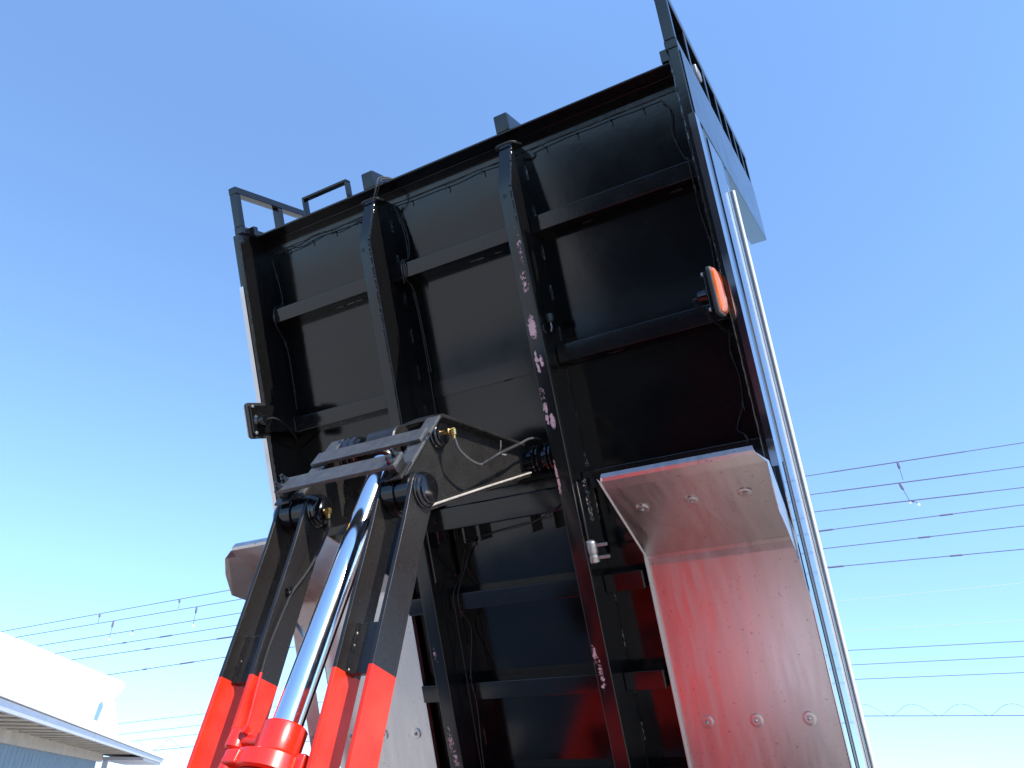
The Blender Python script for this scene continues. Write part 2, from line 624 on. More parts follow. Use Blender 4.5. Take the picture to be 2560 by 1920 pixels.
# front wall, two posts in front of it, handle
P_('front_wall', MB().box(-1.045, 1.045, -1.316, -1.300, -1.05, -0.051), 'black_paint')
for s in (-1, 1):
    a, b_ = sorted((s * 0.297, s * 0.358))
    P_('front_post', MB().box(a, b_, -1.404, -1.3275, -1.05, 0.085), 'black_paint', bevel=0.006)
P_('grab_handle', MB().box(-0.690, -0.438, -1.414, -1.403, 0.052, 0.086).box(-0.690, -0.679, -1.403, -1.327, 0.052, 0.086).box(-0.449, -0.438, -1.403, -1.327, 0.052, 0.086), 'black_paint', bevel=0.003)

# side rails, stainless trim, gates, corner panels, guard frames
for s in (-1, 1):
    def xr(a, c):
        return sorted((s * a, s * c))
    rail = P_('side_rail', MB().box(*xr(1.014, 1.048), -1.330, 0.12, -0.004, 0.165).box(*xr(1.014, 1.048), 0.1202, 1.92, -0.004, 0.012), 'black_paint', bevel=0.003)
    P_('trim_strip', MB().box(*xr(1.029, 1.052), -1.085, 0.12, 0.1655, 0.1685).box(*xr(1.0485, 1.052), -1.085, 1.92, 0.085, 0.1655), 'stainless_polished', rail)
    wb = MB()
    wb.weld((s * 1.013, -1.30, 0.163), (s * 1.013, 0.09, 0.163), 0.0034, 0.012)
    P_('weld_bead', wb, 'weld_black', rail, smooth=True)
    gate = P_('side_gate', MB().box(*xr(1.012, 1.048), -1.07, 1.92, -0.46, -0.008), 'black_paint', bevel=0.003)
    P_('gate_skin', MB().box(*xr(1.0485, 1.051), -1.065, 1.92, -0.33, -0.040), 'gate_steel', gate)
    P_('top_tube', MB().lathe((s * 1.060, -0.955, -0.385), (0, 1, 0), [(0, 0.006), (0.002, 0.0088), (2.9, 0.0088)], 20), 'bright_tube', gate, smooth=True)
    P_('gate_bead', MB().box(*xr(1.0512, 1.0535), -0.96, 1.92, -0.345, -0.300), 'stainless_polished', gate, bevel=0.002)
    # black panel closing the front corner
    pan = P_('corner_panel', MB().prism([(-1.330, 0.136), (-1.330, -1.72), (-1.045, -1.74), (-1.075, -0.42), (-1.088, 0.0), (-1.088, 0.136)], *xr(1.0485, 1.0515)), 'black_paint', bevel=0.001)
    P_('panel_flange', MB().prism([(-1.075, -0.42), (-1.072, -0.42), (-1.042, -1.74), (-1.045, -1.74)], *xr(0.965, 1.0485)), 'black_paint', pan)
    fr = empty('guard_frame', BED, truck)
    P_('guard_rail', MB().box(*xr(1.004, 1.048), -1.565, -1.532, -1.75, 0.150), 'black_paint', fr, bevel=0.003)
    P_('guard_rail', MB().box(*xr(1.004, 1.048), -1.372, -1.338, -1.75, 0.150), 'black_paint', fr, bevel=0.003)
    for wv in (0.135, -0.14, -0.50, -0.78, -1.04, -1.29, -1.52, -1.73):
        P_('guard_bar', MB().box(*xr(1.006, 1.046), -1.5315, -1.3725, wv - 0.015, wv + 0.015), 'black_paint', fr, bevel=0.003)
    P_('hinge_block', MB().box(*xr(1.01, 1.050), -1.46, -1.42, -0.36, -0.26), 'zinc', fr, bevel=0.006)

# mudguards of brushed stainless sheet
for s in (-1, 1):
    sh = MB()
    rows = [(0.040, 0.432, 0.556, 1.022), (0.052, 0.449, 0.556, 1.026), (0.062, 0.447, 0.556, 1.030), (0.090, 0.410, 0.552, 1.053), (0.362, 0.026, 0.519, 1.031), (0.376, 0.020, 0.518, 1.030), (0.40, 0.022, 0.518, 1.030), (1.92, 0.034, 0.518, 1.030)]
    vs_ = []
    for v, w, xi, xo in rows:
        for t in range(5):
            x = xi + (xo - xi) * t / 4
            vs_.append((s * x, v, w))
    fsx = [(k * 5 + t, k * 5 + t + 1, (k + 1) * 5 + t + 1, (k + 1) * 5 + t) for k in range(len(rows) - 1) for t in range(4)]
    sh.add(vs_, fsx)
    mg = P_('mudguard', sh, 'stainless_brushed', solidify=0.003, smooth=False)
    lip = MB()
    lv = []
    for v, w, xi, xo in rows[2:]:
        lv += [(s * xi, v, w + 0.002), (s * (xi - 0.003), v - 0.012, w + 0.028)]
    lip.add(lv, [(2 * k, 2 * k + 1, 2 * k + 3, 2 * k + 2) for k in range(len(rows) - 3)])
    P_('edge_lip', lip, 'stainless_brushed', mg, solidify=0.002)
    outer = [(0.062, 0.452, 1.0320), (0.090, 0.466, 1.0555), (0.15, 0.474, 1.0565), (0.235, 0.458, 1.0565), (0.305, 0.330, 1.0500), (0.42, 0.145, 1.0390), (0.60, 0.040, 1.0320)]
    inner = [(0.064, 0.446, 1.0315), (0.092, 0.410, 1.0540), (0.15, 0.327, 1.0490), (0.220, 0.228, 1.0435), (0.285, 0.136, 1.0380), (0.365, 0.024, 1.0320), (0.45, 0.0235, 1.0315)]
    sk = MB().add([(s * x, v, w) for v, w, x in outer + inner], [(k, k + 1, k + 8, k + 7) for k in range(6)])
    P_('side_skirt', sk, 'stainless_brushed', mg, solidify=0.002)
    for px, v in ((0.622, 0), (0.784, 0), (0.949, 0), (0.606, 1), (0.772, 1), (0.942, 1)):
        if v == 0:
            c = Vector((s * px, 0.174, 0.295))
            n = Vector((0, 0.81, 0.585))
        else:
            c = Vector((s * px, 0.945, 0.028))
            n = Vector((0, 0.0, 1))
        wsh = P_('rivet_washer', MB().lathe(c, n, [(0, 0.0215), (0.004, 0.0215), (0.0045, 0.020), (0.0035, 0.008)], 28), 'stainless_brushed', mg, smooth=True)
        P_('rivet_head', MB().lathe(c + n * 0.003, n, [(0, 0.0065), (0.005, 0.006), (0.0075, 0.003)], 12), 'zinc', wsh, smooth=True)

# side marker lamps on brackets
for s in (-1, 1):
    lamp = empty('marker_lamp', BED, truck)
    tag(lamp, 'amber side marker lamp below the near side rail' if s > 0 else 'amber side marker lamp below the far side rail, seen from behind')

    def xr(a, c):
        return sorted((s * a, s * c))
    pl = rounded([(-0.535, 0.185), (-0.535, 0.300), (-0.378, 0.300), (-0.378, 0.185)], 0.016)
    P_('lamp_plate', MB().prism(pl, *xr(0.988, 1.000)), 'rubber', lamp, bevel=0.002)
    lens = MB()
    ring = []
    base = rounded([(-0.529, 0.190), (-0.529, 0.296), (-0.384, 0.296), (-0.384, 0.190)], 0.014)
    cv, cw = -0.4565, 0.243
    levels = [(1.0005, 1.0), (1.009, 0.99), (1.015, 0.90), (1.019, 0.66), (1.021, 0.30)]
    nb = len(base)
    for xx, k in levels:
        ring += [(s * xx, cv + (a - cv) * (k if k < 1 else 1), cw + (c - cw) * k) for a, c in base]
    fsx = []
    for q in range(len(levels) - 1):
        for i in range(nb):
            j = (i + 1) % nb
            fsx.append((q * nb + i, q * nb + j, (q + 1) * nb + j, (q + 1) * nb + i))
    fsx.append(tuple(range((len(levels) - 1) * nb, len(levels) * nb)))
    fsx.append(tuple(range(nb)))
    lens.add(ring, fsx)
    P_('lens', lens, 'amber_lens', lamp, smooth=True, label='amber lens' if s > 0 else None)
    P_('lens_rim', MB().prism(rounded([(-0.533, 0.187), (-0.533, 0.298), (-0.380, 0.298), (-0.380, 0.187)], 0.015), *xr(0.9995, 1.0035)), 'zinc', lamp)
    P_('bulb_holder', MB().lathe((s * 0.990, -0.452, 0.245), (-s, 0, 0), [(0, 0.040), (0.016, 0.037), (0.022, 0.026), (0.050, 0.022), (0.054, 0.010)], 24), 'black_paint', lamp, smooth=True)
    P_('lamp_bracket', MB().box(*xr(0.975, 0.9875), -0.52, -0.40, 0.075, 0.290).box(*xr(0.93, 0.9745), -0.45, -0.39, 0.081, 0.087), 'black_paint', lamp, bevel=0.002)
    for v in (-0.515, -0.400):
        P_('lamp_screw', MB().lathe((s * 0.975, v, 0.280), (-s, 0, 0), [(0, 0.007), (0.006, 0.007), (0.007, 0.004)], 8), 'zinc', lamp)
    P_('lamp_wire', MB().tube([(s * 0.936, -0.452, 0.245), (s * 0.915, -0.45, 0.22), (s * 0.93, -0.42, 0.14), (s * 0.965, -0.36, 0.05), (s * 1.0, -0.33, 0.02)], 0.004, 6, smooth_steps=6), 'cable', lamp, smooth=True)

# rubber stops beside the sills
for x, v in ((-0.376, -0.555), (0.372, -0.556)):
    st = P_('rubber_stop', MB().lathe((x, v - 0.016, 0.115), (0, 1, 0), [(0, 0.013), (0.003, 0.015), (0.026, 0.015), (0.03, 0.012)], 18), 'rubber', smooth=True)
    P_('stop_stud', MB().tube([(x, v + 0.012, 0.115), (x + 0.003, v + 0.035, 0.118), (x - 0.004, v + 0.05, 0.115)], 0.003, 6), 'zinc', st)

# catch with two prongs on the near sill
ct = empty('body_catch', BED, truck)
P_('catch_barrel', MB().lathe((0.372, 0.262, 0.165), (0, 1, 0), [(0, 0.010), (0.006, 0.018), (0.012, 0.0205), (0.045, 0.0205), (0.047, 0.018), (0.055, 0.018), (0.058, 0.021), (0.078, 0.020), (0.082, 0.012)], 24), 'zinc', ct, smooth=True)
for v in (0.283, 0.326):
    P_('catch_prong', MB().prism([(v - 0.004, 0.158), (v + 0.004, 0.158), (v + 0.006, 0.172), (v - 0.006, 0.172)], 0.385, 0.432), 'zinc', ct, bevel=0.002)

# ------------------------------------------------------------------ cables on the underside
def loom(pts, r=0.0045, m='cable', ties=0):
    r *= 0.5
    o = P_('cable', MB().tube(pts, r, 7, smooth_steps=8), m, smooth=True)
    P = catmull([Vector(p) for p in pts], 8)
    for k in range(ties):
        p = P[int((k + 0.5) / ties * (len(P) - 1))]
        t = MB().lathe(p - Vector((0.004, 0, 0)), (1, 0.2, 0), [(0, r * 1.9), (0.008, r * 1.9)], 8)
        t.box(p.x, p.x + 0.003, p.y + 0.004, p.y + 0.024, p.z + r, p.z + r + 0.003)
        P_('cable_tie', t, 'rubber', o)
    return o


def wob(a, c, n, amp):
    a, c = Vector(a), Vector(c)
    return [a.lerp(c, k / n) + Vector((random.uniform(-amp, amp), random.uniform(-amp, amp), random.uniform(0, amp))) for k in range(n + 1)]


loom(wob((-0.95, -1.250, 0.012), (-0.40, -1.250, 0.012), 7, 0.010), 0.004, ties=4)
loom(wob((-0.93, -1.245, 0.020), (-0.42, -1.252, 0.010), 6, 0.010), 0.0035)
loom(wob((-0.27, -1.250, 0.012), (0.27, -1.250, 0.012), 5, 0.005), 0.004, ties=3)
loom(wob((0.39, -1.250, 0.012), (0.93, -1.252, 0.012), 6, 0.006), 0.004, ties=4)
loom([(-0.255, -1.24, 0.03), (-0.235, -1.12, 0.02), (-0.232, -1.00, 0.03), (-0.232, -0.97, 0.088), (-0.236, -0.90, 0.088), (-0.240, -0.86, 0.03), (-0.242, -0.6, 0.012), (-0.25, -0.2, 0.015), (-0.26, 0.2, 0.02)], 0.0045, ties=7)
loom([(-0.25, -1.23, 0.02), (-0.225, -1.10, 0.014), (-0.226, -1.0, 0.03), (-0.222, -0.965, 0.086), (-0.228, -0.89, 0.086), (-0.23, -0.84, 0.03), (-0.233, -0.5, 0.010)], 0.004, ties=3)
loom([(-0.97, -1.22, 0.02), (-0.955, -1.10, 0.015), (-0.95, -1.0, 0.02), (-0.945, -0.965, 0.085), (-0.95, -0.89, 0.085), (-0.965, -0.8, 0.02), (-0.96, -0.62, 0.02), (-0.955, -0.5, 0.03)], 0.0045, ties=5)
loom([(0.93, -1.24, 0.02), (0.955, -1.19, 0.02), (0.945, -1.10, 0.018), (0.965, -1.0, 0.02), (0.985, -0.965, 0.086), (0.985, -0.89, 0.086), (0.975, -0.8, 0.02), (0.985, -0.66, 0.02), (0.975, -0.55, 0.03), (0.965, -0.47, 0.09)], 0.0045, ties=6)
loom([(0.98, -0.36, 0.03), (0.965, -0.28, 0.02), (0.975, -0.2, 0.02), (0.965, -0.1, 0.02), (0.93, -0.02, 0.03), (0.96, 0.01, 0.085), (0.99, 0.10, 0.02)], 0.004, ties=3)
loom([(-0.235, 0.18, 0.03), (-0.20, 0.22, 0.02), (-0.16, 0.20, 0.03), (0.0, 0.185, 0.11), (0.15, 0.17, 0.12), (0.27, 0.12, 0.12), (0.285, 0.05, 0.12)], 0.005, ties=2)
loom([(-0.18, 0.21, 0.025), (-0.235, 0.30, 0.012), (-0.25, 0.395, 0.086), (-0.255, 0.47, 0.086), (-0.262, 0.55, 0.02), (-0.26, 0.72, 0.09), (-0.262, 0.83, 0.08), (-0.27, 1.1, 0.10), (-0.27, 1.6, 0.10)], 0.0045, ties=4)
loom([(-0.22, 0.24, 0.025), (-0.262, 0.33, 0.02), (-0.272, 0.40, 0.090), (-0.276, 0.48, 0.09), (-0.28, 0.72, 0.09), (-0.283, 0.9, 0.09), (-0.284, 1.5, 0.10)], 0.004)
# grey hose looped over the front sill at the far post, tied at the sill nose
o = loom([(-0.305, -1.262, 0.105), (-0.28, -1.285, 0.118), (-0.262, -1.318, 0.12), (-0.255, -1.345, 0.105), (-0.235, -1.350, 0.07), (-0.215, -1.340, 0.04)], 0.0055, 'grey_hose')
loom([(-0.30, -1.255, 0.10), (-0.27, -1.29, 0.112), (-0.25, -1.32, 0.112), (-0.245, -1.338, 0.10), (-0.22, -1.342, 0.06)], 0.005, 'cable')
for x in (-0.358, 0.301):
    P_('cable_tie', MB().tube([(x - 0.01, -1.266, 0.09), (x - 0.004, -1.268, 0.106), (x + 0.03, -1.270, 0.106), (x + 0.062, -1.268, 0.104), (x + 0.085, -1.262, 0.07)], 0.005, 6, smooth_steps=4), 'rubber', smooth=True)

# ------------------------------------------------------------------ hoist
A_V, A_W = -0.017, 0.958       # pin of arms and link plates
B_V, B_W = -0.172, 0.730       # pin of the cylinder rod
C_V, C_W = -0.050, 0.135       # pivot on the body
DV, DW = 0.8, 0.6              # direction of the arms, downwards
NV, NW = -0.6, 0.8

def along(s_, n_):
    return (A_V + DV * s_ + NV * n_, A_W + DW * s_ + NW * n_)


LARM = 1.49
SB = 1.041 - (0.8 * A_V + 0.6 * A_W)
arm_poly = []
for k in range(13):
    t = math.pi / 2 + math.pi * k / 12
    arm_poly.append(along(0.052 * math.cos(t), 0.052 * math.sin(t)))
arm_poly += [along(0.12, -0.0467), along(LARM, -0.0467)]
for k in range(1, 8):
    t = -math.pi / 2 + math.pi * k / 8
    arm_poly.append(along(LARM + 0.0467 * math.cos(t), 0.0467 * math.sin(t)))
arm_poly += [along(LARM, 0.0467), along(0.12, 0.0467)]
for s in (-1, 1):
    arm = empty('lift_arm', BED, truck)
    arm['label'] = 'near hoist arm of paired bars, black above and red below' if s > 0 else 'far hoist arm of paired bars, black above and red below'
    for a, c in ((0.124, 0.136), (0.228, 0.240)):
        x0, x1 = sorted((s * a, s * c))
        P_('arm_bar', MB().prism(arm_poly, x0, x1), 'arm_paint', arm, bevel=0.0018)
    x0, x1 = sorted((s * 0.1365, s * 0.2275))
    q0, q1 = SB - 0.118, SB + 0.004
    P_('spacer_plate', MB().prism([along(q0, 0.006), along(q1, 0.006), along(q1, -0.012), along(q0, -0.012)], x0, x1), 'hoist_black', arm, bevel=0.002)
    wb = MB()
    for n in (0.008, -0.014):
        p, q = along(q0, n), along(q1, n)
        wb.weld((x0 + 0.002, *p), (x0 + 0.002, *q), 0.0045)
    P_('weld_bead', wb, 'weld_black', arm, smooth=True)
    P_('boss_tube', MB().lathe((x0, A_V, A_W), (1, 0, 0), [(0, 0.050), (0.003, 0.053), (0.040, 0.053), (0.042, 0.048), (0.050, 0.048), (0.052, 0.053), (0.088, 0.053), (x1 - x0, 0.050)], 36), 'black_paint', arm, smooth=True)
    # pin with its flange on the flank towards the near side
    xf = 0.2405 if s > 0 else -0.1235
    P_('pin_flange', MB().lathe((xf, A_V, A_W), (1, 0, 0), [(0, 0.050), (0.004, 0.050), (0.006, 0.047), (0.012, 0.047), (0.016, 0.041), (0.022, 0.040), (0.024, 0.036)], 36), 'black_paint', arm, smooth=True)
    xb = -0.2405
    if s < 0:
        P_('pin_flange', MB().lathe((xb, A_V, A_W), (-1, 0, 0), [(0, 0.050), (0.006, 0.049), (0.02, 0.040), (0.022, 0.036)], 30), 'black_paint', arm, smooth=True)

# link plates: dished, with a rolled flange round the edge
web = rounded([(-0.236, 0.735), (-0.085, 0.958), (-0.02, 1.015), (0.045, 0.985), (0.040, 0.88), (0.004, 0.20), (-0.03, 0.07), (-0.10, 0.075), (-0.122, 0.20)],
              [0.05, 0.02, 0.05, 0.05, 0.03, 0.02, 0.05, 0.05, 0.02])
for s in (-1, 1):
    x0, x1 = sorted((s * 0.160, s * 0.172))
    lk = P_('link_plate', MB().prism(web, x0, x1), 'hoist_black', bevel=0.002, label='dished triangular link plate on the near side' if s > 0 else 'dished triangular link plate on the far side')
    y0, y1 = sorted((s * 0.1725, s * 0.206))

    def flange(pts, th):
        m_ = MB()
        pv = [Vector(p) for p in pts]
        ins = []
        for i, p in enumerate(pv):
            d = (pv[min(i + 1, len(pv) - 1)] - pv[max(i - 1, 0)]).normalized()
            n = Vector((-d.y, d.x))
            ins.append(p + n * th)
        m_.prism([tuple(p) for p in pv] + [tuple(p) for p in reversed(ins)], y0, y1)
        return m_
    top = rounded([(-0.118, 0.185), (-0.236, 0.735), (-0.085, 0.958)], [0, 0.05, 0], 8)
    P_('top_flange', flange(top, -0.012), 'hoist_black', lk, bevel=0.004, seg=3)
    low = [(0.042, 0.90), (0.022, 0.55), (0.004, 0.19)]
    P_('low_edge_glint', MB().tube([(s * 0.2085, a_ - 0.013, c_) for a_, c_ in low], 0.0038, 12), 'edge_glint', lk, smooth=True)  # bright line along the edge built in as a pale tube
    P_('low_flange', flange(low, -0.020), 'hoist_black', lk, bevel=0.002)
    # pin flange of the cylinder pin, in the dish (near side face)
    xx = 0.1725 if s > 0 else -0.1595
    P_('pin_flange', MB().lathe((xx, B_V, B_W), (1, 0, 0), [(0, 0.044), (0.006, 0.043), (0.008, 0.038), (0.016, 0.038), (0.020, 0.033), (0.026, 0.032), (0.028, 0.026)], 36), 'black_paint', lk, smooth=True)
    if s < 0:
        P_('pin_boss', MB().lathe((-0.1595, B_V - 0.002, B_W), (1, 0, 0), [(0, 0.052), (0.05, 0.050), (0.055, 0.046), (0.07, 0.045)], 36), 'black_paint', lk, smooth=True)
        rg = MB()
        for xq in (-0.175, -0.150, -0.125):
            rg.lathe((xq, B_V - 0.002, B_W), (1, 0, 0), [(0, 0.052), (0.005, 0.056), (0.013, 0.056), (0.018, 0.052)], 36)
        P_('boss_ring', rg, 'weld_black', lk, smooth=True)
    wq = MB()
    e = s * 0.204
    wq.weld((e, -0.176, 0.820), (e, -0.150, 0.858), 0.0055)
    wq.weld((s * 0.158, -0.145, 0.868), (s * 0.158, -0.115, 0.912), 0.005)
    P_('weld_bead', wq, 'weld_black', lk, smooth=True)

# two cross bars tying the link plates together
fd = Vector((0.151, 0.223)).normalized()       # down the front edge (v, w)
fn = Vector((-fd.y, fd.x))                     # out of it


def front(s_, n_):
    p = Vector((-0.236, 0.735)) + fd * s_ + fn * n_
    return (p.x, p.y)


for s in (-1, 1):
    P_('front_strip', MB().prism([front(0.015, -0.009), front(0.300, -0.009), front(0.300, 0.0005), front(0.015, 0.0005)], *sorted((s * 0.1595, s * 0.2075))), 'gritty_black', bevel=0.002)
P_('cross_bar', MB().prism([front(0.092, 0.001), front(0.152, 0.001), front(0.152, 0.013), front(0.092, 0.013)], -0.206, 0.200), 'gritty_black', bevel=0.002,
   label='upper flat cross bar between the link plates')
low_bar = P_('cross_bar', MB().prism([front(0.256, 0.034), front(0.318, 0.034), front(0.318, 0.046), front(0.256, 0.046)], -0.218, 0.205), 'gritty_black', bevel=0.002,
             label='lower flat cross bar bolted at both ends')
for sx in (-0.205, 0.188):
    for q in (0.270, 0.304):
        c = front(q, 0.046)
        n3 = (0, fn.x, fn.y)
        bo = P_('bolt', MB().lathe((sx, *c), n3, [(0, 0.013), (0.003, 0.013), (0.0031, 0.0095), (0.011, 0.0095), (0.012, 0.008)], 6), 'weld_black', low_bar)
        P_('bolt_tip', MB().lathe((sx, c[0] + fn.x * 0.012, c[1] + fn.y * 0.012), n3, [(0, 0.0055), (0.010, 0.0055), (0.011, 0.004)], 10), 'weld_black', bo)
    P_('bar_bracket', MB().prism([front(0.258, 0.0335), front(0.316, 0.0335), front(0.312, 0.012), front(0.262, 0.012)], sx - 0.013, sx + 0.013), 'hoist_black', low_bar, bevel=0.003)
    P_('bracket_pad', MB().prism([front(0.256, 0.0115), front(0.33, 0.0115), front(0.33, 0.004), front(0.256, 0.004)], sx - 0.028, sx + 0.028), 'hoist_black', low_bar, bevel=0.002)
# bracket behind the upper bar
arch = [(-0.10, -0.165), (-0.03, -0.212), (0.03, -0.232), (0.09, -0.240), (0.158, -0.240), (0.158, -0.226), (0.09, -0.226), (0.035, -0.219), (-0.02, -0.199), (-0.08, -0.158)]
na = len(arch)
P_('arch_strap', MB().add([(x, v, w) for w in (0.66, 0.70) for x, v in arch], [tuple(range(na)), tuple(range(2 * na - 1, na - 1, -1))] + [(i, (i + 1) % na, na + (i + 1) % na, na + i) for i in range(na)]), 'black_paint', bevel=0.002)

# hoist pivot on the body
pv = P_('pivot_shaft', MB().lathe((-0.299, C_V, C_W), (1, 0, 0), [(0, 0.036), (0.598, 0.036)], 32), 'black_paint', smooth=True)
for x in (-0.29, -0.275, 0.215, 0.232, 0.268, 0.284):
    P_('shaft_collar', MB().lathe((x, C_V, C_W), (1, 0, 0), [(0, 0.052), (0.002, 0.055), (0.009, 0.055), (0.011, 0.052)], 32), 'black_paint', pv, smooth=True)
for x in (-0.145, 0.125):
    P_('pivot_lug', MB().prism(rounded([(-0.11, 0.0), (-0.11, 0.15), (-0.05, 0.20), (0.02, 0.15), (0.05, 0.0)], [0, 0.04, 0.05, 0.04, 0]), x, x + 0.016), 'black_paint', pv, bevel=0.003)

# hydraulic cylinder
ax = Vector((0.725, 0.688)).normalized()


def cyl(s_, n_=0.0):
    return (B_V + ax.x * s_ - ax.y * n_, B_W + ax.y * s_ + ax.x * n_)


a3 = (0, ax.x, ax.y)
hc = empty('hydraulic_cylinder', BED, truck)
P_('piston_rod', MB().lathe((0, *cyl(0.05)), a3, [(0, 0.034), (0.002, 0.0365), (0.90, 0.0365)], 64), 'chrome', hc, smooth=True, label='mirror bright chromed piston rod')
P_('rod_eye', MB().lathe((-0.055, B_V, B_W), (1, 0, 0), [(0, 0.054), (0.004, 0.058), (0.106, 0.058), (0.110, 0.054)], 40), 'hoist_black', hc, smooth=True)
P_('rod_collar', MB().lathe((0, *cyl(0.03)), a3, [(0, 0.046), (0.03, 0.045), (0.034, 0.040)], 40), 'hoist_black', hc, smooth=True)
P_('cross_pin', MB().lathe((-0.158, B_V, B_W), (1, 0, 0), [(0, 0.028), (0.316, 0.028)], 28), 'black_paint', hc, smooth=True)
S0 = 0.862
gl = P_('gland', MB().lathe((0, *cyl(S0)), a3, [(0, 0.037), (0.0, 0.048), (0.004, 0.052), (0.060, 0.052), (0.066, 0.056), (0.072, 0.066)], 56), 'red_paint', hc, smooth=True)
P_('gland_flange', MB().lathe((0, *cyl(S0 + 0.0725)), a3, [(0, 0.070), (0.003, 0.083), (0.036, 0.086), (0.040, 0.080)], 56), 'red_paint', hc, smooth=True)
P_('barrel', MB().lathe((0, *cyl(S0 + 0.113)), a3, [(0, 0.060), (0.002, 0.072), (0.75, 0.072), (0.76, 0.06)], 56), 'red_paint', hc, smooth=True)
# oil port with its elbow and pipe on the far side of the gland, lug on the near side
pc = cyl(S0 + 0.035, 0.010)
P_('port_block', MB().tube([(-0.045, *pc), (-0.075, *cyl(S0 + 0.035, 0.016)), (-0.105, *cyl(S0 + 0.035, 0.022))], [0.020, 0.016, 0.018], 14), 'red_paint', hc, smooth=True)
pp = cyl(S0 + 0.01, 0.022)
P_('port_elbow', MB().lathe((-0.112, *pp), a3, [(0, 0.010), (0.004, 0.020), (0.010, 0.0245), (0.045, 0.0245), (0.050, 0.020)], 28), 'red_paint', hc, smooth=True)
P_('oil_pipe', MB().tube([(-0.112, *cyl(S0 + 0.05, 0.022)), (-0.113, *cyl(S0 + 0.10, 0.024)), (-0.118, *cyl(S0 + 0.18, 0.03)), (-0.122, *cyl(S0 + 0.40, 0.035)), (-0.122, *cyl(S0 + 0.70, 0.035))], 0.0165, 16, smooth_steps=6), 'red_paint', hc, smooth=True)
P_('port_bolt', MB().lathe((-0.078, *cyl(S0 + 0.022, 0.036)), (0, -ax.y, ax.x), [(0, 0.009), (0.012, 0.009), (0.013, 0.007)], 6), 'red_paint', hc)
P_('flange_lug', MB().prism([cyl(S0 + 0.066, 0.02), cyl(S0 + 0.115, 0.02), cyl(S0 + 0.115, -0.02), cyl(S0 + 0.066, -0.02)], 0.078, 0.104), 'red_paint', hc, bevel=0.006, seg=3)
P_('flange_lug', MB().prism([cyl(S0 + 0.080, 0.06), cyl(S0 + 0.112, 0.06), cyl(S0 + 0.112, 0.092), cyl(S0 + 0.080, 0.088)], -0.06, -0.02), 'red_paint', hc, bevel=0.005, seg=3)

# grease fittings and lines
fb = P_('grease_fitting', MB().lathe((0.200, B_V - 0.003, B_W), (1, 0, 0), [(0, 0.007), (0.012, 0.007), (0.012, 0.0095), (0.020, 0.0095), (0.022, 0.0075), (0.036, 0.0075)], 10).lathe((0.232, B_V - 0.010, B_W), (0, 1, 0.1), [(0, 0.008), (0.004, 0.0098), (0.020, 0.0098), (0.022, 0.006), (0.034, 0.006)], 8), 'brass', label='brass elbow grease fitting on the near link plate')
hb = [(0.235, -0.152, 0.734), (0.237, -0.116, 0.723), (0.240, -0.083, 0.678), (0.243, -0.066, 0.638), (0.246, -0.063, 0.612), (0.250, -0.075, 0.556), (0.252, -0.089, 0.488), (0.252, -0.112, 0.335), (0.245, -0.129, 0.215), (0.235, -0.120, 0.10), (0.24, -0.06, 0.05)]
P_('grease_hose', MB().tube(hb, 0.0042, 8, smooth_steps=8), 'grey_hose', smooth=True)
sp = catmull([Vector(p) for p in hb[4:8]], 40)
P_('hose_guard', MB().tube([p for p in sp], [0.0056 + 0.0012 * math.sin(k * 1.6) for k in range(len(sp))], 8), 'cable', smooth=True)
P_('cable_tie', MB().tube([(0.262, -0.080, 0.47), (0.248, -0.09, 0.49), (0.262, -0.104, 0.50), (0.27, -0.128, 0.505)], 0.0022, 6, smooth_steps=3), 'zinc', smooth=True)
fa = P_('grease_fitting', MB().lathe((-0.100, A_V + 0.006, A_W + 0.002), (1, 0, 0), [(0, 0.008), (0.014, 0.008)], 10).lathe((-0.088, A_V - 0.004, A_W + 0.002), (0, 1, 0.15), [(0, 0.009), (0.003, 0.0115), (0.016, 0.0115), (0.018, 0.008), (0.030, 0.006)], 6), 'brass', label='brass grease fitting on the far arm pin')
ha = [(-0.088, 0.012, 0.960), (-0.092, 0.045, 0.974), (-0.100, 0.095, 1.013), (-0.106, 0.141, 1.066), (-0.112, 0.181, 1.124), (-0.116, 0.225, 1.165), (-0.1175, 0.288, 1.222), (-0.1175, 0.343, 1.262), (-0.1175, 0.392, 1.294), (-0.1175, 0.44, 1.325), (-0.1175, 0.60, 1.44)]
P_('grease_hose', MB().tube(ha[:8], 0.0036, 8, smooth_steps=8), 'cable', smooth=True)
P_('grease_hose', MB().tube(ha[7:], 0.0040, 8, smooth_steps=8), 'red_paint', smooth=True, label='red painted lower length of the grease line')
cl = P_('hose_clip', MB().lathe((-0.1235, 0.181, 1.128), (1, 0, 0), [(0, 0.009), (0.010, 0.009), (0.014, 0.006)], 8).box(-0.1235, -0.112, 0.165, 0.185, 1.118, 1.134), 'black_paint', bevel=0.002)

# ------------------------------------------------------------------ chassis, wheels, cab (below and behind the view)
def T_(name, mb, m, parent=truck, **k):
    return make(name, mb, m, parent, M=TRUCK, **k)


